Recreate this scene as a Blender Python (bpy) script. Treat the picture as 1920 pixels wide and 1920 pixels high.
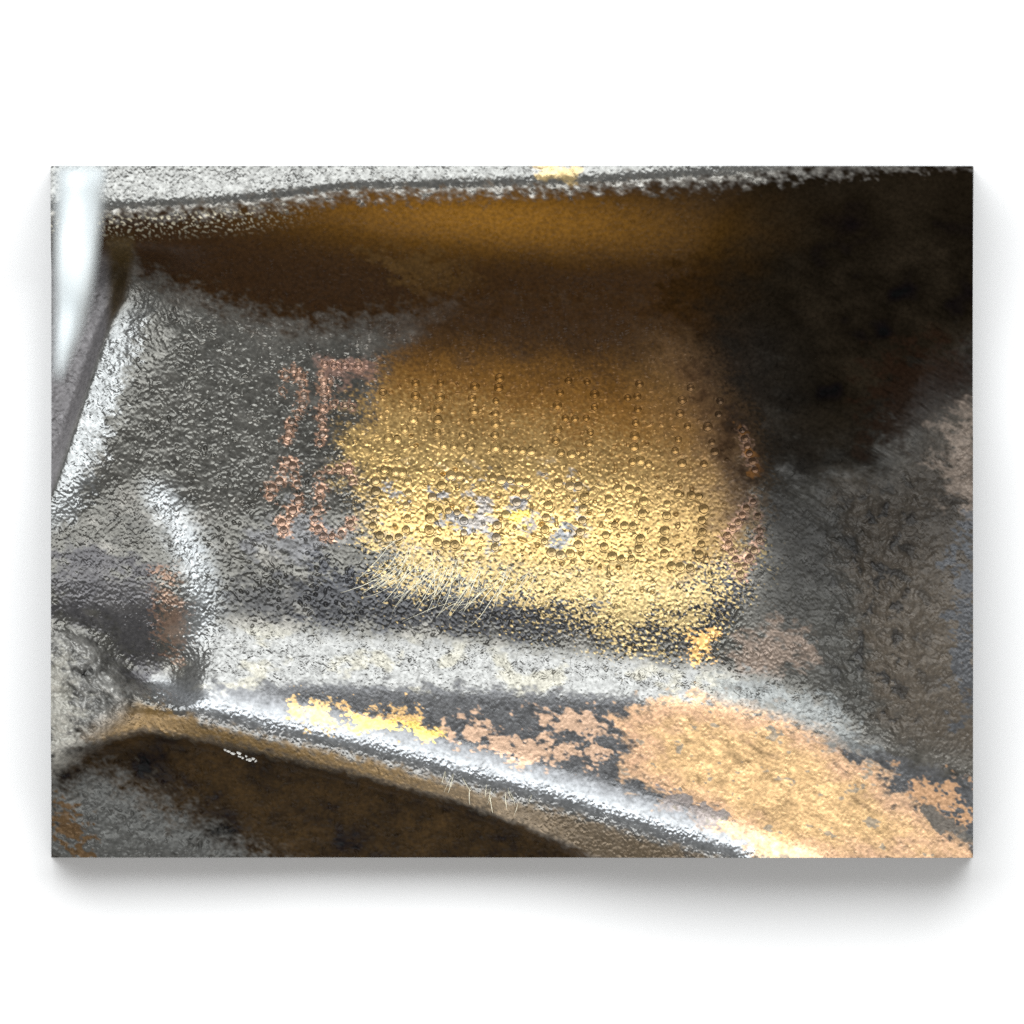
import bpy, math, random
import numpy as np
from mathutils import Vector

# ------------------------------------------------------------------ scene, camera, light
scene = bpy.context.scene
for o in list(bpy.data.objects):
    bpy.data.objects.remove(o, do_unlink=True)
COL = scene.collection

S = 0.1 / 1920.0                       # metres per unit of the drawing grid used below (u right, v down)
def X(u): return (u - 960.0) * S
def Y(v): return (960.0 - v) * S

CAM_H = 5.0
cam_d = bpy.data.cameras.new('camera')
cam = bpy.data.objects.new('camera', cam_d)
COL.objects.link(cam)
cam.location = (0, 0, CAM_H)
cam_d.sensor_width = 36.0
cam_d.lens = 36.0 * CAM_H / 0.1
cam_d.clip_start = 0.05
cam_d.clip_end = 50
cam_d.dof.use_dof = True
cam_d.dof.focus_distance = CAM_H - 0.0005
cam_d.dof.aperture_fstop = cam_d.lens / 170.0      # entrance pupil of 170 mm
scene.camera = cam

world = bpy.data.worlds.new('World')
scene.world = world
world.use_nodes = True
bg = world.node_tree.nodes['Background']
bg.inputs[0].default_value = (1.0, 0.99, 0.97, 1)
bg.inputs[1].default_value = 0.34

def area(name, loc, target, sx, sy, power, color):
    d = bpy.data.lights.new(name, 'AREA')
    d.shape = 'RECTANGLE'; d.size = sx; d.size_y = sy
    d.energy = power; d.color = color
    o = bpy.data.objects.new(name, d); COL.objects.link(o)
    o.location = loc
    o.rotation_euler = (Vector(target) - Vector(loc)).to_track_quat('-Z', 'Y').to_euler()
    return o
area('key_light', (-0.04, 0.34, 0.57), (0, 0, 0), 1.0, 0.50, 7.2, (0.96, 0.985, 1.0))  # broad soft key lamp, added out of view to throw the highlights

area('fill_light', (0.10, -1.40, 0.31), (0, 0, 0), 2.2, 0.50, 17.0, (1.0, 0.99, 0.97))

scene.view_settings.view_transform = 'Standard'
scene.view_settings.look = 'None'
scene.view_settings.exposure = 0.0
scene.view_settings.gamma = 1.0
scene.cycles.max_bounces = 6
scene.cycles.use_denoising = False
scene.cycles.sample_clamp_indirect = 4.0

# ------------------------------------------------------------------ numeric helpers
U0, U1, V0, V1 = 96.0, 1824.0, 312.0, 1608.0
STEP = 1.5
NU = int(round((U1 - U0) / STEP)) + 1
NV = int(round((V1 - V0) / STEP)) + 1
ua = np.linspace(U0, U1, NU); va = np.linspace(V0, V1, NV)
UU, VV = np.meshgrid(ua, va)          # rows = v

def fft_filter(a, H):
    return np.fft.irfft2(np.fft.rfft2(a) * H, s=a.shape)

def freqs(shape):
    fy = np.fft.fftfreq(shape[0], STEP)[:, None]
    fx = np.fft.rfftfreq(shape[1], STEP)[None, :]
    return fx, fy

def noise(seed, wl, ang=0.0, ratio=1.0, octaves=1, gain=0.5, width=0.45):
    """band limited noise, unit rms; ang = direction of the streaks (degrees, v down), ratio = elongation"""
    rng = np.random.RandomState(seed)
    fx, fy = freqs((NV, NU))
    a = math.radians(ang)
    fl = fx * math.cos(a) + fy * math.sin(a)
    fc = -fx * math.sin(a) + fy * math.cos(a)
    f = np.sqrt((fl * ratio) ** 2 + fc ** 2)
    out = np.zeros((NV, NU)); amp = 1.0
    for k in range(octaves):
        f0 = (2.0 ** k) / wl
        H = np.exp(-((f - f0) / (width * f0)) ** 2)
        n = fft_filter(rng.randn(NV, NU), H)
        out += amp * n / n.std(); amp *= gain
    return out / out.std()

def blur(a, sig):
    pad = int(sig * 3 / STEP) + 2
    b = np.pad(a, pad, mode='reflect', reflect_type='odd')
    fx, fy = freqs(b.shape)
    H = np.exp(-2 * (math.pi * sig) ** 2 * (fx ** 2 + fy ** 2))
    return fft_filter(b, H)[pad:-pad, pad:-pad]

def sstep(a, b, x):
    t = np.clip((x - a) / (b - a), 0, 1)
    return t * t * (3 - 2 * t)

def curve(pts, x):
    p = np.array(pts, float)
    return np.interp(x, p[:, 0], p[:, 1])

Q = 4
uq, vq = np.meshgrid(np.linspace(U0, U1, NU // Q + 1), np.linspace(V0, V1, NV // Q + 1))
def upsample(a):
    h, w = a.shape
    yi = np.linspace(0, h - 1, NV); xi = np.linspace(0, w - 1, NU)
    y0 = np.clip(yi.astype(int), 0, h - 2); x0 = np.clip(xi.astype(int), 0, w - 2)
    fy = (yi - y0)[:, None]; fx = (xi - x0)[None, :]
    A = a[y0][:, x0]; B = a[y0][:, x0 + 1]; C = a[y0 + 1][:, x0]; D = a[y0 + 1][:, x0 + 1]
    return (A * (1 - fx) + B * fx) * (1 - fy) + (C * (1 - fx) + D * fx) * fy

def sdf(poly):
    """signed distance to a closed polygon, positive inside"""
    d = np.full(uq.shape, 1e9); inside = np.zeros(uq.shape, bool)
    n = len(poly)
    for i in range(n):
        x0, y0 = poly[i]; x1, y1 = poly[(i + 1) % n]
        ex, ey = x1 - x0, y1 - y0
        t = np.clip(((uq - x0) * ex + (vq - y0) * ey) / (ex * ex + ey * ey + 1e-9), 0, 1)
        d = np.minimum(d, np.hypot(uq - x0 - t * ex, vq - y0 - t * ey))
        c = ((y0 > vq) != (y1 > vq))
        with np.errstate(divide='ignore', invalid='ignore'):
            inside ^= c & (uq < (x1 - x0) * (vq - y0) / (y1 - y0 + 1e-12) + x0)
    return upsample(np.where(inside, d, -d))

def line_dist(pts):
    d = np.full(uq.shape, 1e9)
    for (x0, y0), (x1, y1) in zip(pts[:-1], pts[1:]):
        ex, ey = x1 - x0, y1 - y0
        t = np.clip(((uq - x0) * ex + (vq - y0) * ey) / (ex * ex + ey * ey + 1e-9), 0, 1)
        d = np.minimum(d, np.hypot(uq - x0 - t * ex, vq - y0 - t * ey))
    return upsample(d)

# shared noises
N_mod = noise(41, 60, 20, 1.3, octaves=2, gain=0.7)
n_a = noise(1, 14, 0, 1.0, width=0.55); n_b = noise(21, 9.5, 0, 1.0, width=0.5)
peb = lambda n, t: np.sqrt(np.clip(n - t, 0, None) ** 2 + 0.04) - 0.2
N_grain = (1.5 * peb(n_a, 0.35) + 0.75 * peb(n_b, 0.5) - 0.4 * peb(noise(22, 12, 0, 1.0), 0.9)) * np.clip(1 + 0.45 * N_mod, 0.25, 2.2)
N_pit = peb(noise(23, 19, 0, 1.0, width=0.4), 0.95)
N_sand = noise(52, 17, 0, 1.0, octaves=3, gain=0.7, width=0.9)
N_rock = noise(51, 64, 40, 1.15, octaves=4, gain=0.5, width=0.95)
N_fine = noise(2, 8.5, 30, 1.2, width=0.55)
N_brush = noise(3, 10, 38, 1.9, width=0.6)
N_brush2 = noise(33, 10, -32, 1.9, width=0.6)
N_lump = noise(4, 50, 20, 1.3, octaves=3, gain=0.6, width=0.6)
N_big = noise(5, 150, 0, 1.3, octaves=3, gain=0.6)
N_edge = noise(6, 70, 15, 1.6, octaves=4, gain=0.72)
N_edge2 = noise(7, 34, 20, 1.5, octaves=3, gain=0.8)
N_spk = noise(8, 10, 20, 1.4, octaves=2, gain=0.7)
N_spk2 = noise(9, 13, -15, 1.4, octaves=2, gain=0.7)
N_streak = noise(10, 26, 32, 3.0, octaves=2, gain=0.7)

# ------------------------------------------------------------------ relief of the casting (heights in grid units)
T_PTS = [(96, 402), (200, 400), (330, 394), (450, 386), (560, 374), (650, 362), (900, 358), (1100, 350), (1250, 342),
         (1400, 334), (1500, 326), (1600, 318), (1824, 300)]
M_PTS = [(96, 470), (300, 470), (520, 440), (620, 432), (720, 455), (850, 464), (950, 486), (1080, 505), (1300, 500), (1824, 470)]
F_PTS = [(96, 520), (250, 500), (330, 535), (430, 572), (560, 605), (700, 600), (800, 580), (950, 570), (1250, 575), (1450, 590), (1824, 600)]
B1_PTS = [(96, 1180), (380, 1172), (600, 1190), (800, 1203), (1000, 1222), (1150, 1238), (1330, 1258), (1500, 1290), (1824, 1400)]
B2_PTS = [(96, 1275), (380, 1282), (600, 1276), (800, 1284), (1000, 1292), (1200, 1304), (1330, 1312), (1500, 1350), (1824, 1460)]
R_PTS = [(96, 1270), (280, 1292), (400, 1334), (550, 1370), (700, 1402), (850, 1444), (1000, 1484), (1100, 1512), (1250, 1560), (1400, 1604), (1824, 1760)]
UN_PTS = [(96, 1400), (190, 1392), (270, 1372), (400, 1392), (560, 1428), (700, 1462), (850, 1502), (960, 1542), (1080, 1590), (1120, 1612), (1824, 1840)]

H0 = np.zeros((NV, NU))
for i, u in enumerate(ua):
    T, M, F = (float(curve(p, u)) for p in (T_PTS, M_PTS, F_PTS))
    B1, B2, R, UN = (float(curve(p, u)) for p in (B1_PTS, B2_PTS, R_PTS, UN_PTS))
    hr = float(np.interp(u, [96, 500, 900, 1400, 1824], [108, 112, 120, 128, 140]))
    c = float(np.interp(u, [300, 760, 1824], [0.12, 1, 1]))
    zl = 23 + 0.36 * (B2 - B1 - 22)                    # height of the ledge
    nodes = [(T - 200, hr - 70), (T - 62, hr - 14), (T - 22, hr), (T - 4, hr - 5), (T + 20, hr - 34), (M - 6, 62 + 26 * c), (M + 12, 52 + 28 * c),
             (F - 30, 22 + 44 * c), (F + 20, 8 + 44 * c), (F + 90, 3 + 29 * c), (760, 10 * c), (840, -5 * c), (900, -10 * c), (960, -6 - 2 * c), (1060, 4), (1130, 12), (B1 - 14, 17),
             (B1 + 10, 23), (B2 - 12, zl), (B2 + 14, zl + 4), (R - 54, zl + 5), (R - 14, zl + 16), (R + 5, zl + 18), (R + 28, zl + 4),
             (UN + 2, 10), (UN + 14, -18), (UN + 90, -36), (UN + 260, -40)]
    xs = [n[0] for n in nodes]; zs = [n[1] for n in nodes]
    for k in range(1, len(xs)):
        if xs[k] <= xs[k - 1]: xs[k] = xs[k - 1] + 1
    H0[:, i] = np.interp(va, xs, zs)

# left edge of the pad: rounded shoulder falling to a channel
EU = curve([(312, 262), (490, 254), (560, 240), (600, 216), (700, 182), (820, 142), (945, 100), (1000, 60), (1608, -300)], VV)
dE = UU - EU                                            # >0 on the pad
band = sstep(455, 520, VV) * (1 - sstep(955, 1010, VV))
H0 -= band * (11 * (1 - sstep(-5, 66, dE)) + 0.20 * (760 - np.maximum(VV, 540)) * (1 - sstep(10, 150, dE)))
H0 -= band * 40 * (1 - sstep(-34, -2, dE))
H0 += band * 24 * (1 - sstep(-150, -40, dE))
# saddle in the lower left corner, reached over a fillet
SAD = sdf([(60, 985), (200, 915), (275, 905), (325, 975), (362, 1050), (378, 1120), (366, 1185), (330, 1300), (60, 1320)])
sad = sstep(-60, 40, SAD)
sadz = curve([(880, 2), (940, 8), (1020, 20), (1090, 32), (1140, 33), (1200, 16), (1240, 2), (1300, 8)], VV) + 0.04 * (250 - UU)
lowleft = (1 - sstep(1310, 1345, VV))
H0 = H0 * (1 - sad * lowleft) + sadz * sad * lowleft
# corner boss, lower left
BOSS = sdf([(40, 1165), (110, 1160), (190, 1190), (262, 1275), (284, 1310), (262, 1345), (190, 1400), (130, 1438), (80, 1475), (40, 1480)])
boss = sstep(-10, 60, BOSS)
H0 = np.maximum(H0, -400) + boss * (np.clip(66 - H0, 0, 250)) * 0.9
# floor of the recess under the rim, rising at the lower left
FL = sdf([(60, 1470), (190, 1425), (300, 1485), (430, 1560), (600, 1640), (60, 1700)])
H0 += 24 * sstep(-30, 110, FL) * sstep(1400, 1440, VV)
# right: hollow above, rough flank below
HOL = sdf([(1440, 470), (1520, 400), (1700, 380), (1900, 360), (1900, 800), (1760, 800), (1640, 890), (1520, 900), (1440, 800), (1420, 620)])
hol = sstep(-170, 150, HOL)
H0 = H0 * (1 - hol) + hol * (np.interp(VV, [312, 420, 600, 760, 900], [100, 40, -30, -34, 0]))
FLK = sdf([(1440, 900), (1560, 890), (1660, 900), (1760, 790), (1900, 740), (1900, 1460), (1720, 1420), (1600, 1370), (1500, 1300), (1420, 1240), (1400, 1130), (1450, 1020)])
flk = sstep(-40, 70, FLK)
ridge = np.exp(-((UU - curve([(850, 1625), (1000, 1640), (1150, 1668), (1300, 1700), (1400, 1730)], VV)) / 52.0) ** 2)
H0 += flk * (16 * ridge + 0.09 * np.clip(UU - 1430, 0, 400)) * (1 - 0.4 * sstep(1250, 1450, VV))

LOWREC = VV - curve(UN_PTS, UU)                         # >0 inside the recess under the rim
Hs = blur(H0, 9.0)
Hs2 = blur(H0, 3.5)
wsharp = np.exp(-(LOWREC / 40.0) ** 2) + band * np.exp(-((dE + 16) / 26.0) ** 2)
wsharp = np.clip(wsharp, 0, 1)
H = Hs * (1 - wsharp) + Hs2 * wsharp

# ------------------------------------------------------------------ areas
T_ = curve(T_PTS, UU); F_ = curve(F_PTS, UU); B1_ = curve(B1_PTS, UU); B2_ = curve(B2_PTS, UU); R_ = curve(R_PTS, UU)
wallm = sstep(T_ - 12, T_ + 26, VV + 9 * N_edge2) * (1 - sstep(F_ - 30, F_ + 70, VV + 10 * N_edge2))
recess = sstep(-14, 8, LOWREC + 3 * N_edge2)
rimface = sstep(14, 40, VV - R_ + 5 * N_edge2) * (1 - recess)

def patch(poly, soft=10, e1=14, e2=8, spk=0.0, bias=0.0):
    return sstep(-soft, soft, sdf(poly) + e1 * N_edge + e2 * N_edge2 + spk * N_spk + bias)

GOLD_P = [(800, 590), (950, 572), (1120, 578), (1270, 610), (1350, 680), (1405, 790), (1425, 880), (1420, 950), (1385, 1030), (1330, 1075),
          (1290, 1105), (1240, 1130), (1150, 1110), (1080, 1095), (980, 1085), (920, 1062), (820, 1050), (740, 1030), (700, 1000),
          (690, 930), (655, 890), (645, 830), (665, 790), (690, 740), (725, 670), (755, 625)]
gold = patch(GOLD_P, 36, 9, 8, 10) * sstep(F_ + 5, F_ + 130, VV + 4 * N_edge2)
goldspeck = patch([(700, 1020), (1300, 1060), (1420, 1040), (1330, 1190), (1180, 1215), (1000, 1150), (720, 1100)], 16, 14, 12, 26, -20)

# grain strength by place
g_iron = np.full((NV, NU), 1.0)
smooth_ledge = np.clip(sstep(B2_ - 26, B2_ + 10, VV) * (1 - sstep(-30, 0, VV - R_)), 0, 1)
g_iron *= 1 - 0.80 * smooth_ledge
g_iron *= 1 - 0.35 * wallm
lump_w = np.clip(flk * 1.6 * np.exp(-((UU - 1640) / 110.0) ** 2) + 0.9 * boss + 0.35 * sstep(455, 560, VV) * (1 - sstep(620, 760, UU)) * (1 - sstep(900, 1000, VV)), 0, 2)
farr = 1 - 0.7 * sstep(1430, 1680, UU)
padl = patch([(230, 520), (430, 590), (700, 640), (660, 800), (640, 1000), (700, 1150), (420, 1160), (380, 1050), (260, 900), (190, 900)], 40, 10, 4)
lit = np.clip((1 - sstep(T_ - 20, T_ + 14, VV)) + sstep(B1_ - 34, B1_ + 8, VV) * (1 - recess) + band * (1 - sstep(40, 110, dE)) + sstep(-70, 10, SAD) + flk, 0, 1)
lit = blur(lit, 14)
relief = 0.3 * padl * (1 - gold) * N_lump + lit * g_iron * (0.10 * N_fine + 0.34 * N_sand * np.clip(1 + 0.4 * N_mod, 0.3, 2)) + 0.74 * (1 - lit) * g_iron * farr * (1 - 0.8 * gold) * N_grain + 0.05 * g_iron * farr * (1 - 0.6 * gold) * N_fine
bw = sstep(900, 1150, UU)
relief += gold * (0.07 * (N_brush * (1 - bw) + N_brush2 * bw) + 0.05 * N_fine + 0.45 * peb(n_b, 0.3) - 2.0 * N_pit)
relief += 2.0 * np.clip(lump_w, 0, 1.4) * N_rock * (0.35 + 0.65 * np.maximum(flk, boss))
relief += 1.2 * hol * N_streak
relief += 1.0 * recess * N_lump + 2.2 * boss * N_rock
relief -= 26 * np.exp(-((UU - 265) / 80.0) ** 2 - ((VV - 1425) / 34.0) ** 2) * recess * (1 - boss)
H = H + relief

# ------------------------------------------------------------------ stamped characters: dots of a dot-peened number
CHARS = [
 ('copper', [(536,702),(551,694),(560,706),(567,719),(570,740),(567,759),(557,775),(547,790),(542,805),(540,819),(529,732)]),
 ('copper', [(609,682),(626,684),(647,686),(672,686),(603,702),(607,716),(607,730),(609,746),(605,765),(603,784),(605,798),(605,813),(599,830),(626,757),(647,759),(659,763)]),
 ('gold', [(718,735),(779,718),(779,742),(777,763),(775,786),(759,805),(728,820),(745,824)]),
 ('gold', [(826,718),(825,744),(821,766),(821,787),(819,811),(832,834),(851,836),(868,814),(885,789),(889,770),(885,747),(890,724),(882,837)]),
 ('gold', [(937,709),(935,727),(930,752),(929,775),(929,794),(928,816),(929,838),(948,842),(965,843),(979,844),(996,846)]),
 ('gold', [(1066,714),(1101,716),(1050,736),(1115,739),(1045,760),(1115,763),(1060,784),(1078,785),(1099,784),(1046,804),(1107,810),(1042,826),(1105,831),(1052,848),(1072,852),(1092,855)]),
 ('gold', [(1199,720),(1177,746),(1195,743),(1196,767),(1192,793),(1190,817),(1189,838),(1186,866),(1201,863),(1216,869)]),
 ('gold', [(1295,727),(1279,750),(1275,775),(1289,799),(1327,800),(1272,824),(1266,845),(1279,869),(1320,870),(1350,752),(1347,777),(1335,829),(1340,847)]),
 ('copper', [(1392,807),(1396,822),(1401,836),(1405,850),(1411,865),(1416,881)]),
 ('copper', [(538,864),(549,873),(530,882),(553,890),(524,902),(510,914),(507,930),(557,908),(559,938),(549,957),(542,971),(528,980),(532,994)]),
 ('copper', [(653,877),(636,880),(617,879),(597,890),(601,917),(599,936),(595,955),(590,973),(597,992),(607,1005),(622,1006),(640,1000),(657,982),(661,898)]),
 ('gold', [(721,881),(742,884),(754,885),(704,901),(765,903),(705,921),(766,924),(703,942),(762,947),(701,963),(764,971),(699,986),(761,993),(712,1004),(730,1010),(748,1007)]),
 ('gold', [(828,910),(846,891),(862,892),(811,932),(807,951),(823,956),(841,958),(857,961),(807,973),(870,977),(805,994),(870,999),(820,1016),(836,1021),(853,1021)]),
 ('gold', [(924,896),(940,900),(956,901),(973,903),(987,905),(984,926),(969,942),(949,965),(932,985),(931,1008),(928,1026)]),
 ('gold', [(1047,905),(1069,911),(1084,912),(1028,927),(1096,932),(1028,948),(1094,953),(1024,971),(1092,976),(1022,993),(1088,998),(1021,1015),(1084,1021),(1034,1036),(1051,1041),(1069,1038)]),
 ('gold', [(1158,915),(1181,917),(1195,921),(1142,935),(1207,940),(1142,960),(1205,963),(1153,984),(1171,986),(1187,987),(1136,1003),(1201,1010),(1133,1025),(1198,1029),(1148,1043),(1165,1048),(1184,1047)]),
 ('gold', [(1271,925),(1296,929),(1310,931),(1251,945),(1320,954),(1250,967),(1316,976),(1246,995),(1317,997),(1245,1015),(1315,1020),(1246,1037),(1311,1040),(1259,1062),(1275,1063),(1294,1064)]),
 ('copper', [(1364,1004),(1366,1019),(1372,1033),(1379,1049),(1385,1063),(1388,1077),(1414,1032),(1405,1047),(1396,1061),(1425,995),(1424,1013),(1421,967),(1412,941),(1399,952),(1392,966),(1384,979),(1374,991)]),
]
rnd = random.Random(11)
DOTS = []
near = np.full((NV, NU), 1e9)
nearc = np.full((NV, NU), 1e9)
for ci, (mat, pts) in enumerate(CHARS):
    for (u, v) in pts:
        sc = rnd.uniform(0.66, 1.0) * (0.85 if mat == 'copper' else 1.0)
        DOTS.append((ci, mat, u, v, sc))
        i0, i1 = max(int((u - U0 - 30) / STEP), 0), int((u - U0 + 30) / STEP)
        j0, j1 = max(int((v - V0 - 30) / STEP), 0), int((v - V0 + 30) / STEP)
        d = np.hypot(UU[j0:j1, i0:i1] - u, VV[j0:j1, i0:i1] - v) / sc
        near[j0:j1, i0:i1] = np.minimum(near[j0:j1, i0:i1], d)
        if mat == 'copper':
            nearc[j0:j1, i0:i1] = np.minimum(nearc[j0:j1, i0:i1], d)
Hdot = H.copy()                                        # level of the surface the dots stand in
H = H - 7.0 * (1 - sstep(6.9, 8.6, near))             # room under each punched dot
H = H + 0.55 * np.exp(-((near - 10.5) / 2.6) ** 2)        # displaced metal round it

# ------------------------------------------------------------------ colour, metalness and gloss of the surface
Cc = np.empty((NV, NU, 3)); Cc[:] = (0.105, 0.102, 0.091)
Me = np.full((NV, NU), 0.75); Ro = np.full((NV, NU), 0.28); Sp = np.full((NV, NU), 0.5)
def lay(m, col, met, rough):
    m = np.clip(m, 0, 1)
    for k in range(3): Cc[..., k] += (col[k] - Cc[..., k]) * m
    Me[...] += (met - Me) * m
    Ro[...] += (rough - Ro) * m
def var(col, n, a):                                     # the same colour, mottled
    return [c * (1 + a * n) for c in col]

lay(0.55 * sstep(0.1, 1.4, N_big), (0.20, 0.19, 0.17), 0.7, 0.36)
lay(0.6 * sstep(0.1, 1.5, N_edge), (0.055, 0.054, 0.050), 0.7, 0.28)
# dull grey film over the left of the pad
lay(0.7 * patch([(250, 500), (420, 570), (600, 620), (560, 760), (520, 900), (420, 960), (300, 900), (200, 900), (220, 620)], 40, 30, 10), (0.145, 0.142, 0.128), 0.75, 0.29)
lay(0.3 * padl * sstep(0.2, 1.4, -N_lump - 0.5 * N_edge), (0.06, 0.059, 0.054), 0.7, 0.30)
lay(0.6 * patch([(560, 960), (660, 1000), (560, 1060), (460, 1020)], 20, 10, 8), (0.16, 0.16, 0.168), 0.6, 0.42)
# upper rim
rim = 1 - sstep(T_ - 30, T_ + 10, VV + 8 * N_edge2)
lay(rim, (0.205, 0.205, 0.195), 0.85, 0.28)
lay(rim * sstep(1350, 1620, UU), (0.05, 0.045, 0.035), 0.2, 0.5)  # weaker light at the right end, put into the rim colour
lay(0.6 * patch([(1000, 318), (1090, 318), (1080, 340), (1010, 338)], 10, 8, 8), (0.7, 0.5, 0.2), 0.7, 0.35)
# stained wall under the rim
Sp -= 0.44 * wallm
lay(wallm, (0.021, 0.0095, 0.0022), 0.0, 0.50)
lay(wallm * sstep(1100, 1550, UU + 20 * N_edge), (0.010, 0.007, 0.004), 0.0, 0.55)  # fall-off of the light to the right, put into the wall colour
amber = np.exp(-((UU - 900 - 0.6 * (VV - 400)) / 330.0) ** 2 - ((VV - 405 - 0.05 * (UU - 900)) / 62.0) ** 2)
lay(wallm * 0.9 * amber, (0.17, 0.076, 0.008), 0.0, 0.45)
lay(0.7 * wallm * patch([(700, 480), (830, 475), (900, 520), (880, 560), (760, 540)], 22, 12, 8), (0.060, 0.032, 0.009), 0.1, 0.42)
lay(0.8 * sstep(0.55, 1.5, N_spk) * sstep(T_ - 4, T_ + 14, VV) * (1 - sstep(T_ + 24, T_ + 62, VV)) * (1 - sstep(420, 620, UU)), (0.40, 0.37, 0.28), 0.6, 0.4)
# pad: brown stain above with the dimming reflection painted in, brass coloured below
brownpad = patch([(720, 660), (790, 560), (900, 510), (1300, 510), (1440, 600), (1470, 800), (1450, 910), (1390, 910), (1250, 760), (900, 720), (740, 740)], 70, 8, 5)
lay(brownpad, (0.026, 0.0115, 0.0026), 0.04, 0.48)
Sp -= 0.36 * np.maximum(brownpad - wallm, 0)
uppergold = gold * (1 - sstep(620, 860, VV - 0.2 * (UU - 850)))
Sp = np.minimum(Sp, 0.5 - 0.36 * uppergold)
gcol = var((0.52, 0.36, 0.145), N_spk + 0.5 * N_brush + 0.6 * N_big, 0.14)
g1 = 1 - sstep(690, 930, VV + 6 * N_edge + 12 * N_spk - 0.20 * (UU - 850))      # brown stain plus the dimming reflection, both painted, stronger towards the wall
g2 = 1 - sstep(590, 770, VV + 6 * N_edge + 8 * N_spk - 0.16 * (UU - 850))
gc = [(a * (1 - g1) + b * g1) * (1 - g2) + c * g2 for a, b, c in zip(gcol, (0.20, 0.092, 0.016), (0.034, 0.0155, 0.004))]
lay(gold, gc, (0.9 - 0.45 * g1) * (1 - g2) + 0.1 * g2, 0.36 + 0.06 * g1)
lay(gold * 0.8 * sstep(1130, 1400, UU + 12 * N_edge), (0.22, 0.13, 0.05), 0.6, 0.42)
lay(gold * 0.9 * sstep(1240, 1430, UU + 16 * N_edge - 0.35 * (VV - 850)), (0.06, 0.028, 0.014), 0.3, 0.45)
lay(0.9 * sstep(0.95, 1.35, N_edge + 0.25 * N_spk) * gold * patch([(700, 900), (1080, 900), (1100, 1080), (700, 1060)], 40, 10, 5), (0.25, 0.25, 0.255), 0.8, 0.42)
lay(0.85 * patch([(955, 930), (985, 950), (1010, 990), (960, 1000)], 8, 6, 8), (0.27, 0.265, 0.27), 0.8, 0.42)
lay(0.9 * patch([(1035, 985), (1062, 990), (1060, 1030), (1035, 1030)], 6, 5, 6), (0.20, 0.215, 0.235), 0.8, 0.40)
lay(0.85 * patch([(880, 925), (925, 930), (920, 990), (875, 1000)], 10, 8, 8), (0.34, 0.33, 0.33), 0.8, 0.42)
lay(0.8 * patch([(955, 965), (985, 960), (985, 985), (960, 990)], 5, 4, 6), (0.95, 0.68, 0.12), 0.85, 0.34)
lay(goldspeck, (0.52, 0.39, 0.18), 0.8, 0.40)
# black band under the brass area
lay(0.9 * patch([(600, 1060), (760, 1075), (900, 1095), (1050, 1110), (1230, 1140), (1330, 1060), (1410, 1065), (1370, 1150), (1290, 1200), (1100, 1190), (800, 1170), (560, 1150)], 14, 12, 8, -12) * (1 - goldspeck), (0.045, 0.047, 0.054), 0.6, 0.24)
lay(0.75 * patch([(430, 1090), (640, 1095), (800, 1110), (1050, 1130), (1230, 1160), (1330, 1090), (1400, 1075), (1370, 1160), (1280, 1205), (1100, 1195), (800, 1172), (430, 1150)], 22, 8, 6, -4) * (1 - 0.8 * goldspeck), (0.036, 0.036, 0.038), 0.6, 0.27)
# copper coloured rims of the outer characters
lay(0.85 * (1 - sstep(8, 20, nearc + 5 * N_spk + 3 * N_edge2)), var((0.46, 0.27, 0.18), N_spk2 + 0.6 * N_spk, 0.3), 0.65, 0.40)
lay(0.9 * patch([(1385, 800), (1405, 830), (1425, 890), (1410, 890), (1392, 850)], 4, 3, 4), (0.52, 0.22, 0.05), 0.7, 0.4)
lay(0.6 * patch([(600, 672), (690, 676), (700, 710), (620, 712)], 12, 8, 6), (0.30, 0.17, 0.13), 0.6, 0.45)
# lower fillet and ledge
fil = sstep(B1_ - 18, B1_ + 18, VV + 6 * N_edge2) * (1 - sstep(B2_ - 4, B2_ + 22, VV + 8 * N_edge2)) * sstep(300, 380, UU) * (1 - sstep(1330, 1440, UU))
lay(0.85 * fil, (0.235, 0.236, 0.228), 0.82, 0.28)
lay(fil * 0.6 * sstep(0.3, 1.4, N_big + 0.4 * N_edge), (0.36, 0.34, 0.27), 0.6, 0.42)
ledge = sstep(B2_ - 4, B2_ + 16, VV + 6 * N_edge2) * (1 - sstep(-40, -16, VV - R_)) * sstep(330, 420, UU)
lay(0.9 * ledge, (0.135, 0.137, 0.142), 0.75, 0.34)
bead = np.exp(-((VV - R_ + 8) / 27.0) ** 2) * sstep(250, 320, UU)
lay(0.85 * bead, (0.34, 0.355, 0.37), 0.85, 0.28)
# brass and copper coloured patches on the ledge
tanc = var((0.76, 0.50, 0.25), N_streak + 0.6 * N_big, 0.12)
lay(patch([(545, 1318), (575, 1305), (620, 1335), (640, 1350), (600, 1370), (560, 1345)], 6, 8, 8, 6), (0.72, 0.50, 0.24), 0.8, 0.36)
lay(patch([(640, 1340), (700, 1330), (760, 1340), (830, 1365), (800, 1375), (700, 1362)], 6, 8, 8, 6), (0.74, 0.48, 0.22), 0.8, 0.36)
lay(patch([(650, 1345), (720, 1350), (790, 1362), (830, 1372), (820, 1380), (740, 1372), (670, 1360)], 4, 5, 5, 3), (0.80, 0.60, 0.17), 0.85, 0.36)
lay(patch([(830, 1355), (900, 1350), (960, 1370), (1000, 1400), (950, 1415), (870, 1390)], 8, 9, 9, 3, -4), (0.62, 0.42, 0.29), 0.75, 0.40)
lay(patch([(1010, 1325), (1060, 1330), (1120, 1345), (1180, 1350), (1150, 1375), (1060, 1370), (1020, 1345)], 8, 8, 8, 2), (0.62, 0.42, 0.29), 0.75, 0.40)
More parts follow.
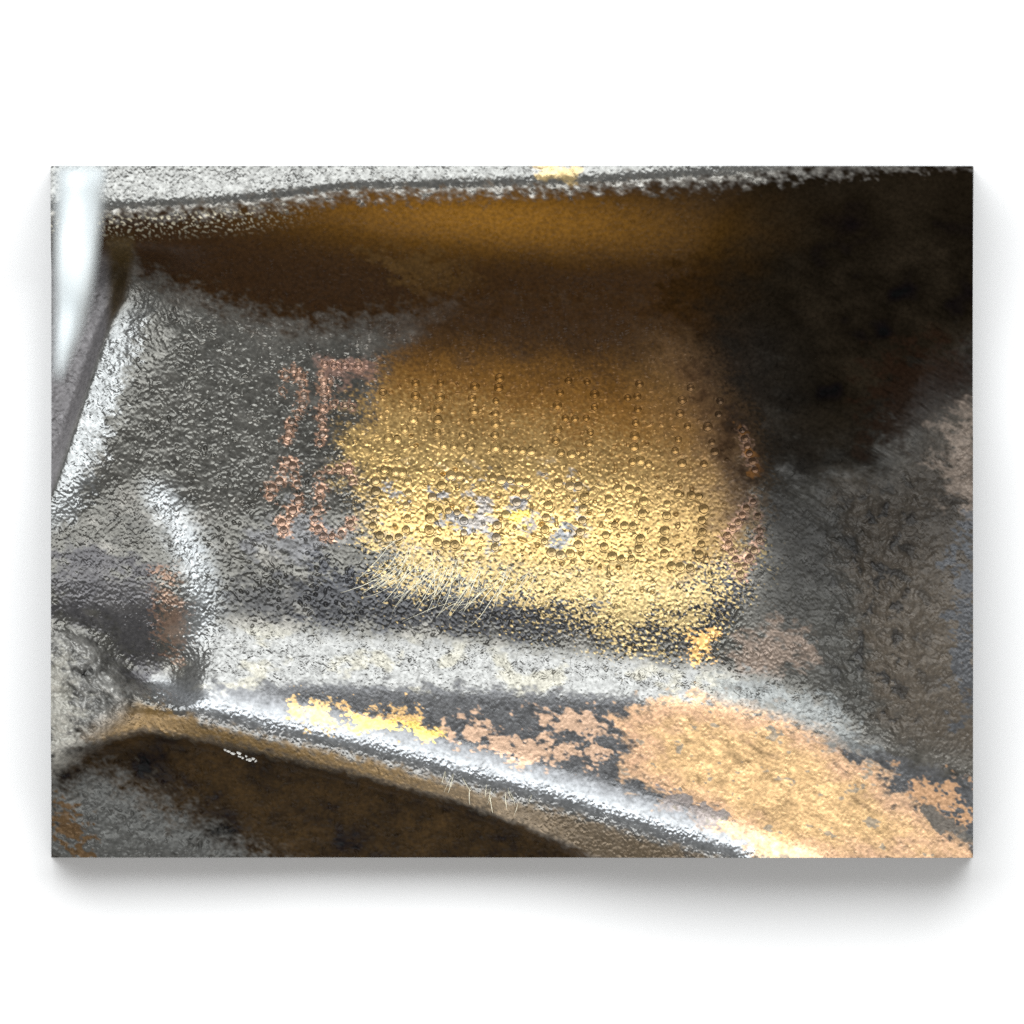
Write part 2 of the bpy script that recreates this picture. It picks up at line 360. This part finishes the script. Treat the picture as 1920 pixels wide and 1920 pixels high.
lay(patch([(900, 1395), (1000, 1385), (1110, 1395), (1160, 1410), (1080, 1425), (960, 1425)], 8, 9, 9, 3), (0.62, 0.42, 0.29), 0.75, 0.40)
TAN_P = [(1150, 1345), (1230, 1322), (1320, 1312), (1450, 1338), (1555, 1385), (1600, 1425), (1650, 1455), (1700, 1500), (1770, 1545), (1830, 1600), (1830, 1620),
         (1430, 1620), (1400, 1570), (1340, 1545), (1260, 1500), (1180, 1450), (1170, 1430), (1195, 1395)]
tan = patch(TAN_P, 20, 9, 7, 2)
lay(tan, tanc, 0.8, 0.42)
lay(0.8 * tan * (1 - sstep(0, 70, sdf(TAN_P) + 10 * N_edge)), (0.66, 0.41, 0.27), 0.75, 0.42)
lay(0.85 * patch([(1230, 1485), (1330, 1500), (1360, 1530), (1330, 1545), (1260, 1520)], 6, 10, 8), (0.20, 0.20, 0.21), 0.75, 0.36)
lay(0.8 * tan * sstep(1.45, 1.9, N_edge + 0.3 * N_edge2), (0.30, 0.27, 0.22), 0.7, 0.42)
lay(0.9 * patch([(1700, 1470), (1824, 1480), (1830, 1540), (1760, 1530)], 10, 16, 12), (0.55, 0.32, 0.17), 0.6, 0.45)
lay(0.9 * patch([(1730, 1515), (1765, 1525), (1800, 1560), (1824, 1570), (1824, 1580), (1780, 1566), (1735, 1535)], 6, 7, 6), (0.10, 0.105, 0.10), 0.5, 0.4)
lay(0.9 * patch([(1290, 1210), (1315, 1190), (1345, 1180), (1325, 1240), (1295, 1245)], 6, 7, 7, 6), (0.85, 0.50, 0.18), 0.8, 0.38)
# face under the rim bead and the recess below
lay(rimface * (1 - 0.4 * sstep(700, 1000, UU)), (0.17, 0.105, 0.035), 0.4, 0.36)
lay(rimface * sstep(700, 1100, UU) * 0.7, (0.11, 0.085, 0.058), 0.5, 0.36)
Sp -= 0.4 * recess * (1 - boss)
lay(recess * (1 - boss), var((0.023, 0.0125, 0.0036), N_big + 0.6 * N_edge2, 0.25), 0.0, 0.6)  # some of the recess's shade is put into this dark brown
lay(sstep(-20, 60, FL + 14 * N_edge2), (0.085, 0.085, 0.080), 0.4, 0.45)
lay(0.85 * patch([(96, 1500), (130, 1520), (170, 1580), (150, 1608), (96, 1560)], 12, 12, 12), (0.085, 0.045, 0.014), 0.2, 0.45)
# saddle and corner boss
lay(0.75 * patch([(96, 1040), (200, 1030), (290, 1090), (300, 1250), (270, 1290), (180, 1170), (96, 1150)], 26, 14, 8), (0.075, 0.072, 0.078), 0.6, 0.34)
lay(0.45 * patch([(300, 1080), (330, 1075), (350, 1200), (330, 1230), (300, 1200)], 10, 8, 6, 8), (0.36, 0.20, 0.12), 0.7, 0.36)
lay(boss, var((0.20, 0.197, 0.185), N_rock + 0.6 * N_edge2, 0.3), 0.45, 0.44)
lay(boss * patch([(80, 1220), (130, 1230), (150, 1330), (130, 1440), (80, 1460)], 20, 12, 10), (0.36, 0.35, 0.31), 0.3, 0.5)
strip = band * sstep(-12, 4, dE) * (1 - sstep(34, 74, dE + 10 * N_edge2)) * sstep(540, 640, VV)
lay(0.85 * strip, (0.28, 0.29, 0.29), 0.85, 0.28)  # highlight on the pad's left shoulder, painted as a paler metal
glintf = np.exp(-((SAD + 4 + 5 * N_edge2) / 30.0) ** 2) * sstep(880, 930, VV) * (1 - sstep(1150, 1230, VV)) * sstep(250, 290, UU)
lay(0.6 * glintf, (0.40, 0.42, 0.43), 0.85, 0.28)  # highlight along the saddle fillet, painted as a paler metal
# channel on the far left
chan = band * (1 - sstep(-16, -4, dE))
lay(chan, (0.15, 0.142, 0.145), 0.3, 0.5)
lay(sstep(190, 215, UU) * (1 - sstep(-14, 4, dE)) * sstep(430, 460, VV) * (1 - sstep(600, 690, VV)), (0.040, 0.026, 0.010), 0.1, 0.5)
shadeg = (1 - sstep(930, 1300, VV + 0.3 * (UU - 1480) + 14 * N_edge)) * sstep(1300, 1440, UU + 0.3 * (850 - VV)) * sstep(560, 700, VV)  # shade of the hollow, painted fading down over the flank
# right: hollow with its shade painted near-black, rough grey flank
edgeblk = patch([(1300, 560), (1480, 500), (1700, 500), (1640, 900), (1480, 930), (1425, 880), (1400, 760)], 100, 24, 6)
lay(0.94 * edgeblk, (0.008, 0.006, 0.004), 0.02, 0.6)  # painted shade of the hollow carried on towards the pad
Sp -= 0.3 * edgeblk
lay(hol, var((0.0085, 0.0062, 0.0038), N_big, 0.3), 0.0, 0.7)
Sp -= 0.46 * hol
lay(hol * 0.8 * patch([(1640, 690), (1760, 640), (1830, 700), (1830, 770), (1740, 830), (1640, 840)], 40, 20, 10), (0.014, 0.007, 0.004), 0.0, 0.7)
lay(0.9 * flk, (0.060, 0.058, 0.051), 0.35, 0.52)
lay(flk * 0.7 * sstep(1560, 1640, UU + 0.2 * (1100 - VV) + 14 * N_edge), (0.085, 0.064, 0.043), 0.2, 0.55)
lay(0.9 * shadeg * (1 - hol) , (0.012, 0.011, 0.010), 0.15, 0.5)
Sp = np.minimum(Sp, 0.5 - 0.3 * shadeg)
lay(0.8 * patch([(1380, 1200), (1450, 1170), (1520, 1210), (1480, 1260), (1380, 1260)], 24, 14, 10), (0.24, 0.18, 0.14), 0.55, 0.42)
lay(0.8 * patch([(1330, 1262), (1450, 1280), (1560, 1330), (1640, 1400), (1600, 1420), (1480, 1350), (1340, 1310)], 16, 10, 8), (0.21, 0.22, 0.215), 0.65, 0.40)
lay(0.8 * flk * sstep(0.7, 1.4, -N_rock) * np.exp(-((UU - 1650) / 90.0) ** 2), (0.010, 0.010, 0.010), 0.05, 0.55)
lay(0.7 * patch([(1770, 800), (1830, 770), (1830, 960), (1780, 930)], 30, 16, 10), (0.20, 0.16, 0.13), 0.4, 0.5)
lay(0.8 * patch([(1795, 1000), (1830, 980), (1830, 1330), (1800, 1330), (1790, 1180)], 14, 16, 12), (0.06, 0.066, 0.075), 0.4, 0.45)

# ------------------------------------------------------------------ materials
def new_mat(name):
    m = bpy.data.materials.new(name); m.use_nodes = True
    return m, m.node_tree.nodes, m.node_tree.links, m.node_tree.nodes['Principled BSDF']

def surface_material():
    m, n, l, p = new_mat('oily_cast_iron')
    a = n.new('ShaderNodeAttribute'); a.attribute_name = 'tint'
    me = n.new('ShaderNodeAttribute'); me.attribute_name = 'metalness'
    ro = n.new('ShaderNodeAttribute'); ro.attribute_name = 'gloss'
    sp = n.new('ShaderNodeAttribute'); sp.attribute_name = 'oiliness'
    l.new(sp.outputs['Fac'], p.inputs['Specular IOR Level'])
    tc = n.new('ShaderNodeTexCoord')
    nz = n.new('ShaderNodeTexNoise'); nz.inputs['Scale'].default_value = 2600; nz.inputs['Detail'].default_value = 3
    l.new(tc.outputs['Object'], nz.inputs['Vector'])
    mr = n.new('ShaderNodeMapRange'); mr.inputs['From Min'].default_value = 0.3; mr.inputs['From Max'].default_value = 0.7
    mr.inputs['To Min'].default_value = 0.72; mr.inputs['To Max'].default_value = 1.25
    l.new(nz.outputs['Fac'], mr.inputs['Value'])
    mx = n.new('ShaderNodeVectorMath'); mx.operation = 'SCALE'
    l.new(a.outputs['Color'], mx.inputs[0]); l.new(mr.outputs['Result'], mx.inputs['Scale'])
    l.new(mx.outputs['Vector'], p.inputs['Base Color'])
    l.new(me.outputs['Fac'], p.inputs['Metallic'])
    l.new(ro.outputs['Fac'], p.inputs['Roughness'])
    b = n.new('ShaderNodeBump'); b.inputs['Strength'].default_value = 0.35; b.inputs['Distance'].default_value = 0.00006
    l.new(nz.outputs['Fac'], b.inputs['Height']); l.new(b.outputs['Normal'], p.inputs['Normal'])
    return m

def plain_material(name, col, met, rough, scale=2200, amount=0.25, bump=0.00004):
    m, n, l, p = new_mat(name)
    tc = n.new('ShaderNodeTexCoord')
    nz = n.new('ShaderNodeTexNoise'); nz.inputs['Scale'].default_value = scale; nz.inputs['Detail'].default_value = 3
    l.new(tc.outputs['Object'], nz.inputs['Vector'])
    r = n.new('ShaderNodeValToRGB')
    r.color_ramp.elements[0].position = 0.3; r.color_ramp.elements[1].position = 0.7
    r.color_ramp.elements[0].color = (*[c * (1 - amount) for c in col], 1)
    r.color_ramp.elements[1].color = (*[min(1, c * (1 + amount)) for c in col], 1)
    l.new(nz.outputs['Fac'], r.inputs['Fac']); l.new(r.outputs['Color'], p.inputs['Base Color'])
    p.inputs['Metallic'].default_value = met; p.inputs['Roughness'].default_value = rough
    if bump:
        b = n.new('ShaderNodeBump'); b.inputs['Strength'].default_value = 0.4; b.inputs['Distance'].default_value = bump
        l.new(nz.outputs['Fac'], b.inputs['Height']); l.new(b.outputs['Normal'], p.inputs['Normal'])
    return m

M_surf = surface_material()
M_side = plain_material('raw_iron', (0.10, 0.10, 0.10), 0.6, 0.5)
def dot_material():
    m = plain_material('punched_metal', (1, 1, 1), 0.85, 0.36)
    n = m.node_tree.nodes; l = m.node_tree.links; p = n['Principled BSDF']
    oi = n.new('ShaderNodeObjectInfo')
    ramp = [q for q in n if q.type == 'VALTORGB'][0]
    ramp.color_ramp.elements[0].color = (0.85, 0.85, 0.85, 1)
    mx = n.new('ShaderNodeVectorMath'); mx.operation = 'MULTIPLY'
    l.new(oi.outputs['Color'], mx.inputs[0]); l.new(ramp.outputs['Color'], mx.inputs[1])
    l.new(mx.outputs['Vector'], p.inputs['Base Color'])
    return m
M_dot = dot_material()
M_page = plain_material('white_sheet', (0.92, 0.92, 0.92), 0.0, 0.9, 40, 0.004, 0)
M_pipe = plain_material('bright_metal', (0.72, 0.78, 0.80), 0.15, 0.35, 110, 0.26, 0)
M_lint = plain_material('pale_scratch', (0.80, 0.76, 0.60), 0.4, 0.4)
M_crumb = plain_material('white_crumb', (0.75, 0.74, 0.70), 0.0, 0.6)

def link(name, me, mat, parent=None):
    o = bpy.data.objects.new(name, me); COL.objects.link(o)
    if mat is not None and not me.materials: me.materials.append(mat)
    if parent is not None: o.parent = parent
    return o

# ------------------------------------------------------------------ the white sheet
BASE = -150.0                                          # underside of the casting, lying on the sheet
def quad_mesh(name, pts):
    me = bpy.data.meshes.new(name); me.from_pydata(pts, [], [list(range(len(pts)))]); return me
sheet = link('tabletop', quad_mesh('tabletop', [(-1.2, -1.2, BASE * S), (1.2, -1.2, BASE * S), (1.2, 1.2, BASE * S), (-1.2, 1.2, BASE * S)]), M_page)
sheet['kind'] = 'structure'
sheet['label'] = 'plain white sheet under the iron casting'

# ------------------------------------------------------------------ the casting
casting = bpy.data.objects.new('engine_casting', None); COL.objects.link(casting)
casting.location = (0, 0, BASE * S)
casting['label'] = 'oily black cast iron engine block section with brass stained number pad'
casting['category'] = 'engine block'
OFF = -BASE * S                                        # children are measured from the underside

gy, gx = np.gradient(H, STEP)
nrm = np.stack([-gx, gy, np.ones_like(H)], -1)
nrm /= np.linalg.norm(nrm, axis=-1, keepdims=True)
PX = (UU - 960) * S; PY = (960 - VV) * S; PZ = H * S + OFF

# which face belongs to which part
uf = 0.25 * (UU[:-1, :-1] + UU[1:, :-1] + UU[:-1, 1:] + UU[1:, 1:])
vf = 0.25 * (VV[:-1, :-1] + VV[1:, :-1] + VV[:-1, 1:] + VV[1:, 1:])
def cf(a): return a[:-1, :-1]
region = np.full(uf.shape, 2)                          # number pad
region[(vf < curve(F_PTS, uf))] = 1
region[(vf < curve(T_PTS, uf) + 6)] = 0
region[(vf > curve(B1_PTS, uf)) & (uf > 300)] = 3
region[(cf(SAD) > 0) & (vf < 1330)] = 5
region[(cf(dE) < -8) & (vf > curve(F_PTS, uf)) & (vf < 990)] = 4
region[(cf(FLK) > 0) & (vf < curve(B1_PTS, uf) + 60)] = 6
region[(cf(HOL) > 20)] = 7
region[(cf(LOWREC) > 4)] = 8
region[(cf(BOSS) > 5)] = 9
NAMES = ['upper_rim', 'recess_wall', 'number_pad', 'lower_ledge', 'side_channel', 'corner_saddle', 'rough_flank', 'dark_hollow', 'lower_recess', 'corner_boss']
LABELS = ['bright bare metal rim along the top edge', 'brown stained wall below the bright rim', 'recessed pad with punched number, brass coloured in the middle',
          'smooth ledge with brass and copper coloured patches', 'grey channel beside the pad edge', 'dark speckled corner below the pad', 'rough grey flank beside the pad',
          'hollow above the rough flank, its shade painted near-black', 'dark brown recess under the ledge', 'rough pale grey lump in the lower corner']
idx = np.arange(NV * NU).reshape(NV, NU)
quads = np.stack([idx[:-1, :-1], idx[1:, :-1], idx[1:, 1:], idx[:-1, 1:]], -1)
Pall = np.stack([PX, PY, PZ], -1).reshape(-1, 3); Nall = nrm.reshape(-1, 3)
Call = np.concatenate([np.clip(Cc, 0.003, 1), np.ones((NV, NU, 1))], -1).reshape(-1, 4)
Mall = np.clip(Me, 0, 1).ravel(); Rall = np.clip(Ro + 0.05 * N_edge2, 0.16, 1).ravel(); Sall = np.clip(Sp, 0, 1).ravel()
parts = {}
for r, nm in enumerate(NAMES):
    q = quads[region == r]
    if len(q) == 0: continue
    used, inv = np.unique(q.ravel(), return_inverse=True)
    me = bpy.data.meshes.new(nm)
    me.vertices.add(len(used)); me.vertices.foreach_set('co', Pall[used].astype(np.float32).ravel())
    me.loops.add(len(inv)); me.loops.foreach_set('vertex_index', inv.astype(np.int32))
    me.polygons.add(len(q)); me.polygons.foreach_set('loop_start', np.arange(0, len(inv), 4, dtype=np.int32))
    me.update(calc_edges=True)
    me.polygons.foreach_set('use_smooth', np.ones(len(q), bool))
    a = me.attributes.new('tint', 'FLOAT_COLOR', 'POINT'); a.data.foreach_set('color', Call[used].astype(np.float32).ravel())
    a = me.attributes.new('metalness', 'FLOAT', 'POINT'); a.data.foreach_set('value', Mall[used].astype(np.float32))
    a = me.attributes.new('gloss', 'FLOAT', 'POINT'); a.data.foreach_set('value', Rall[used].astype(np.float32))
    a = me.attributes.new('oiliness', 'FLOAT', 'POINT'); a.data.foreach_set('value', Sall[used].astype(np.float32))
    me.normals_split_custom_set_from_vertices(Nall[used].astype(np.float32))
    o = link(nm, me, M_surf, casting); o['label'] = LABELS[r]
    parts[nm] = o

# cut sides and underside of the section
def side_mesh():
    ring = [(0, i) for i in range(NU)] + [(j, NU - 1) for j in range(1, NV)] + [(NV - 1, i) for i in range(NU - 2, -1, -1)] + [(j, 0) for j in range(NV - 2, 0, -1)]
    vs, fs = [], []
    n = len(ring)
    for (j, i) in ring:
        vs.append((PX[j, i], PY[j, i], PZ[j, i])); vs.append((PX[j, i], PY[j, i], 0.0))
    for k in range(n):
        a, b = 2 * k, 2 * ((k + 1) % n)
        fs.append((a, a + 1, b + 1, b))
    fs.append(tuple(2 * k + 1 for k in range(n)))
    me = bpy.data.meshes.new('cut_body'); me.from_pydata(vs, [], fs); return me
link('cut_body', side_mesh(), M_side, casting)

# ------------------------------------------------------------------ punched dots, grouped into characters
def dot_mesh(name, mat, seed, seg=12):
    q = random.Random(seed)
    rings = [(2.5, -2.0), (5.4, -1.25), (8.6, -0.05)]
    vs = [(0, 0, -4.2 * S)]; fs = []
    for (r, z) in rings:
        for k in range(seg):
            t = 2 * math.pi * k / seg
            rr = r * (q.uniform(0.86, 1.1) if r < 8 else 1.0)
            vs.append((rr * S * math.cos(t), rr * S * math.sin(t), (z + q.uniform(-0.22, 0.22)) * S))
    for k in range(seg):
        k2 = (k + 1) % seg
        fs.append((0, 1 + k, 1 + k2))
        for h in range(2):
            a, b = 1 + h * seg, 1 + (h + 1) * seg
            fs.append((a + k, b + k, b + k2, a + k2))
    me = bpy.data.meshes.new(name); me.from_pydata(vs, [], fs)
    me.polygons.foreach_set('use_smooth', [True] * len(fs)); me.materials.append(mat); me.update()
    return me
DM = [dot_mesh('punched_dot', M_dot, 100 + q) for q in range(7)]
Hb = blur(Hdot, 5.0)
gyb, gxb = np.gradient(Hb, STEP)
chars = []
for ci, (mat, pts) in enumerate(CHARS):
    cu = sum(p[0] for p in pts) / len(pts); cv = sum(p[1] for p in pts) / len(pts)
    e = bpy.data.objects.new('stamped_character', None); COL.objects.link(e); e.parent = casting
    e.location = (X(cu), Y(cv), OFF)
    chars.append((e, cu, cv))
for (ci, mat, u, v, sc) in DOTS:
    j = int(round((v - V0) / STEP)); i = int(round((u - U0) / STEP))
    o = bpy.data.objects.new('punched_dot', rnd.choice(DM))
    jj = [int(round((v + 12 * math.sin(t) - V0) / STEP)) for t in range(6)]; ii = [int(round((u + 12 * math.cos(t) - U0) / STEP)) for t in range(6)]
    o.color = (*np.mean([Cc[a, b] for a, b in zip(jj, ii)], axis=0), 1.0); COL.objects.link(o)
    e, cu, cv = chars[ci]
    o.parent = e
    o.location = ((u - cu) * S, (cv - v) * S, (Hb[j, i] - 0.1) * S)
    n = Vector((-gxb[j, i], gyb[j, i], 1)).normalized()
    o.rotation_mode = 'QUATERNION'
    o.rotation_quaternion = Vector((0, 0, 1)).rotation_difference(n)
    o.scale = (sc, sc * rnd.uniform(0.9, 1.0), sc)

# ------------------------------------------------------------------ scratches and crumbs
def hgt(u, v):
    j = min(max((v - V0) / STEP, 0), NV - 1); i = min(max((u - U0) / STEP, 0), NU - 1)
    return H[int(round(j)), int(round(i))]
def strokes(name, specs, mat, lift, label):
    vs, fs = [], []
    for pts, w in specs:
        base = len(vs); n = len(pts)
        for k, (u, v) in enumerate(pts):
            a = pts[max(k - 1, 0)]; b = pts[min(k + 1, n - 1)]
            dx, dy = b[0] - a[0], b[1] - a[1]; L = math.hypot(dx, dy) + 1e-6
            nx, ny = -dy / L, dx / L
            ww = w * (0.25 + 0.75 * math.sin(math.pi * (k + 0.5) / n))
            z = max(hgt(u, v), hgt(u + nx * 2, v + ny * 2), hgt(u - nx * 2, v - ny * 2)) + lift
            for s, dz in ((-1, -1.2), (0, 0.5), (1, -1.2)):
                vs.append((X(u + s * nx * ww), Y(v + s * ny * ww), (z + dz) * S + OFF))
        for k in range(n - 1):
            for s in (0, 1):
                a = base + 3 * k + s
                fs.append((a, a + 3, a + 4, a + 1))
    me = bpy.data.meshes.new(name); me.from_pydata(vs, [], fs); me.polygons.foreach_set('use_smooth', [True] * len(fs))
    o = link(name, me, mat, casting); o['kind'] = 'stuff'; o['label'] = label
    return o
rs = random.Random(5)
def stroke(u, v, ang, length, bend, n=9):
    pts = []; a = math.radians(ang)
    for k in range(n):
        pts.append((u, v)); u += math.cos(a) * length / n; v += math.sin(a) * length / n; a += math.radians(bend) / n + rs.uniform(-0.06, 0.06)
    return pts
sp = []
for (bu, bv, ba, bb, bn, sw) in ((752, 1016, 116, 48, 10, 30), (775, 1015, 92, 24, 7, 26), (1000, 1060, 112, 24, 6, 26), (920, 1070, 150, -40, 6, 26), (830, 1040, 118, 30, 12, 24), (862, 1030, 104, 26, 9, 18),
                                 (900, 1045, 112, 14, 9, 16), (950, 1052, 118, 18, 8, 18), (735, 1050, 128, 36, 10, 18), (800, 1060, 165, -30, 6, 30), (870, 1105, 175, -16, 4, 20)):
    for k in range(bn):
        sp.append((stroke(bu + rs.gauss(0, sw * 0.5), bv + 16 + rs.gauss(0, sw * 0.5), ba + rs.gauss(0, 10), rs.uniform(45, 125), bb + rs.gauss(0, 14), 14), rs.uniform(0.45, 0.85)))
strokes('scratches', sp, M_lint, 0.9, 'fine pale scratches below the brass coloured area')
sp = []
for k in range(16):
    u = rs.uniform(830, 1010); v = float(curve(R_PTS, u)) + rs.uniform(5, 25)
    sp.append((stroke(u, v, rs.uniform(60, 125), rs.uniform(18, 48), rs.uniform(-40, 40), 7), rs.uniform(0.4, 0.8)))
strokes('rim_scratches', sp, M_lint, 1.2, 'short pale scratches on the rounded rim')

def crumb_mesh(name, specs, mat, label):
    vs, fs = [], []
    for (u, v, r) in specs:
        b = len(vs); z = hgt(u, v) + r * 0.5
        for (dx, dy, dz) in ((1, 0, 0), (0.3, 0.95, 0.1), (-0.8, 0.6, -0.1), (-0.8, -0.6, 0.1), (0.3, -0.95, 0), (0, 0, 1), (0, 0, -1)):
            q = rs.uniform(0.75, 1.25)
            vs.append((X(u + dx * r * q), Y(v + dy * r * q), (z + dz * r * 0.8 * q) * S + OFF))
        for k in range(5):
            k2 = (k + 1) % 5
            fs.append((b + k, b + k2, b + 5)); fs.append((b + k2, b + k, b + 6))
    me = bpy.data.meshes.new(name); me.from_pydata(vs, [], fs)
    o = link(name, me, mat, casting); o['kind'] = 'stuff'; o['label'] = label
    return o
sp = [(423 + k * 3.4 + rs.uniform(-3, 3), 1404 + k * 1.35 + rs.uniform(-4, 4), rs.uniform(1.8, 4.2)) for k in range(18)]
crumb_mesh('crumbs', sp, M_crumb, 'tiny white crumbs stuck under the rounded rim')

# ------------------------------------------------------------------ blurred bright metal pipe end in front of the left edge
def bar_mesh():
    # a thick bar standing up from the casting towards the viewer, its rounded end seen end-on
    right = [(318, 203), (360, 201), (410, 196), (460, 190), (520, 182), (580, 172), (630, 156), (680, 134), (715, 116)]
    ul = 113.0
    vs, fs = [], []
    prof = [(0.0, 770), (0.0, 815), (0.04, 838), (0.16, 854), (0.36, 862), (0.62, 856), (0.82, 838), (0.94, 812), (1.0, 790), (0.92, 770), (0.6, 758), (0.25, 758)]
    m = len(prof)
    for q, (v, ur) in enumerate(right):
        for (f, z) in prof:
            w = 18 * math.sin(v * 0.030) + 10 * math.sin(v * 0.071 + f * 3)
            vs.append((X(ul + (ur - ul) * f), Y(v), (z + w) * S))
    n = len(right)
    for q in range(n - 1):
        for t in range(m):
            t2 = (t + 1) % m
            fs.append((q * m + t, (q + 1) * m + t, (q + 1) * m + t2, q * m + t2))
    fs.append(tuple(range(m))); fs.append(tuple((n - 1) * m + t for t in range(m - 1, -1, -1)))
    me = bpy.data.meshes.new('metal_bar'); me.from_pydata(vs, [], fs)
    me.polygons.foreach_set('use_smooth', [True] * len(fs))
    return me
bar = link('metal_bar', bar_mesh(), M_pipe)
bar['label'] = 'blurred bright white metal bar crossing the upper corner of the casting'
bar['category'] = 'metal bar'

def post_mesh():
    vs, fs = [], []
    rows = [(-20, 0.86), (300, 0.80), (600, 0.84), (790, 0.92)]
    ring = [(122, 330), (150, 326), (178, 330), (184, 352), (180, 378), (150, 386), (124, 378), (118, 352)]
    for (z, k) in rows:
        for (u, v) in ring:
            vs.append((X(152 + (u - 152) * k), Y(356 + (v - 356) * k), z * S))
    n = len(ring)
    for q in range(len(rows) - 1):
        for t in range(n):
            t2 = (t + 1) % n
            fs.append((q * n + t2, q * n + t, (q + 1) * n + t, (q + 1) * n + t2))
    me = bpy.data.meshes.new('post'); me.from_pydata(vs, [], fs)
    return me
link('post', post_mesh(), M_pipe, bar)
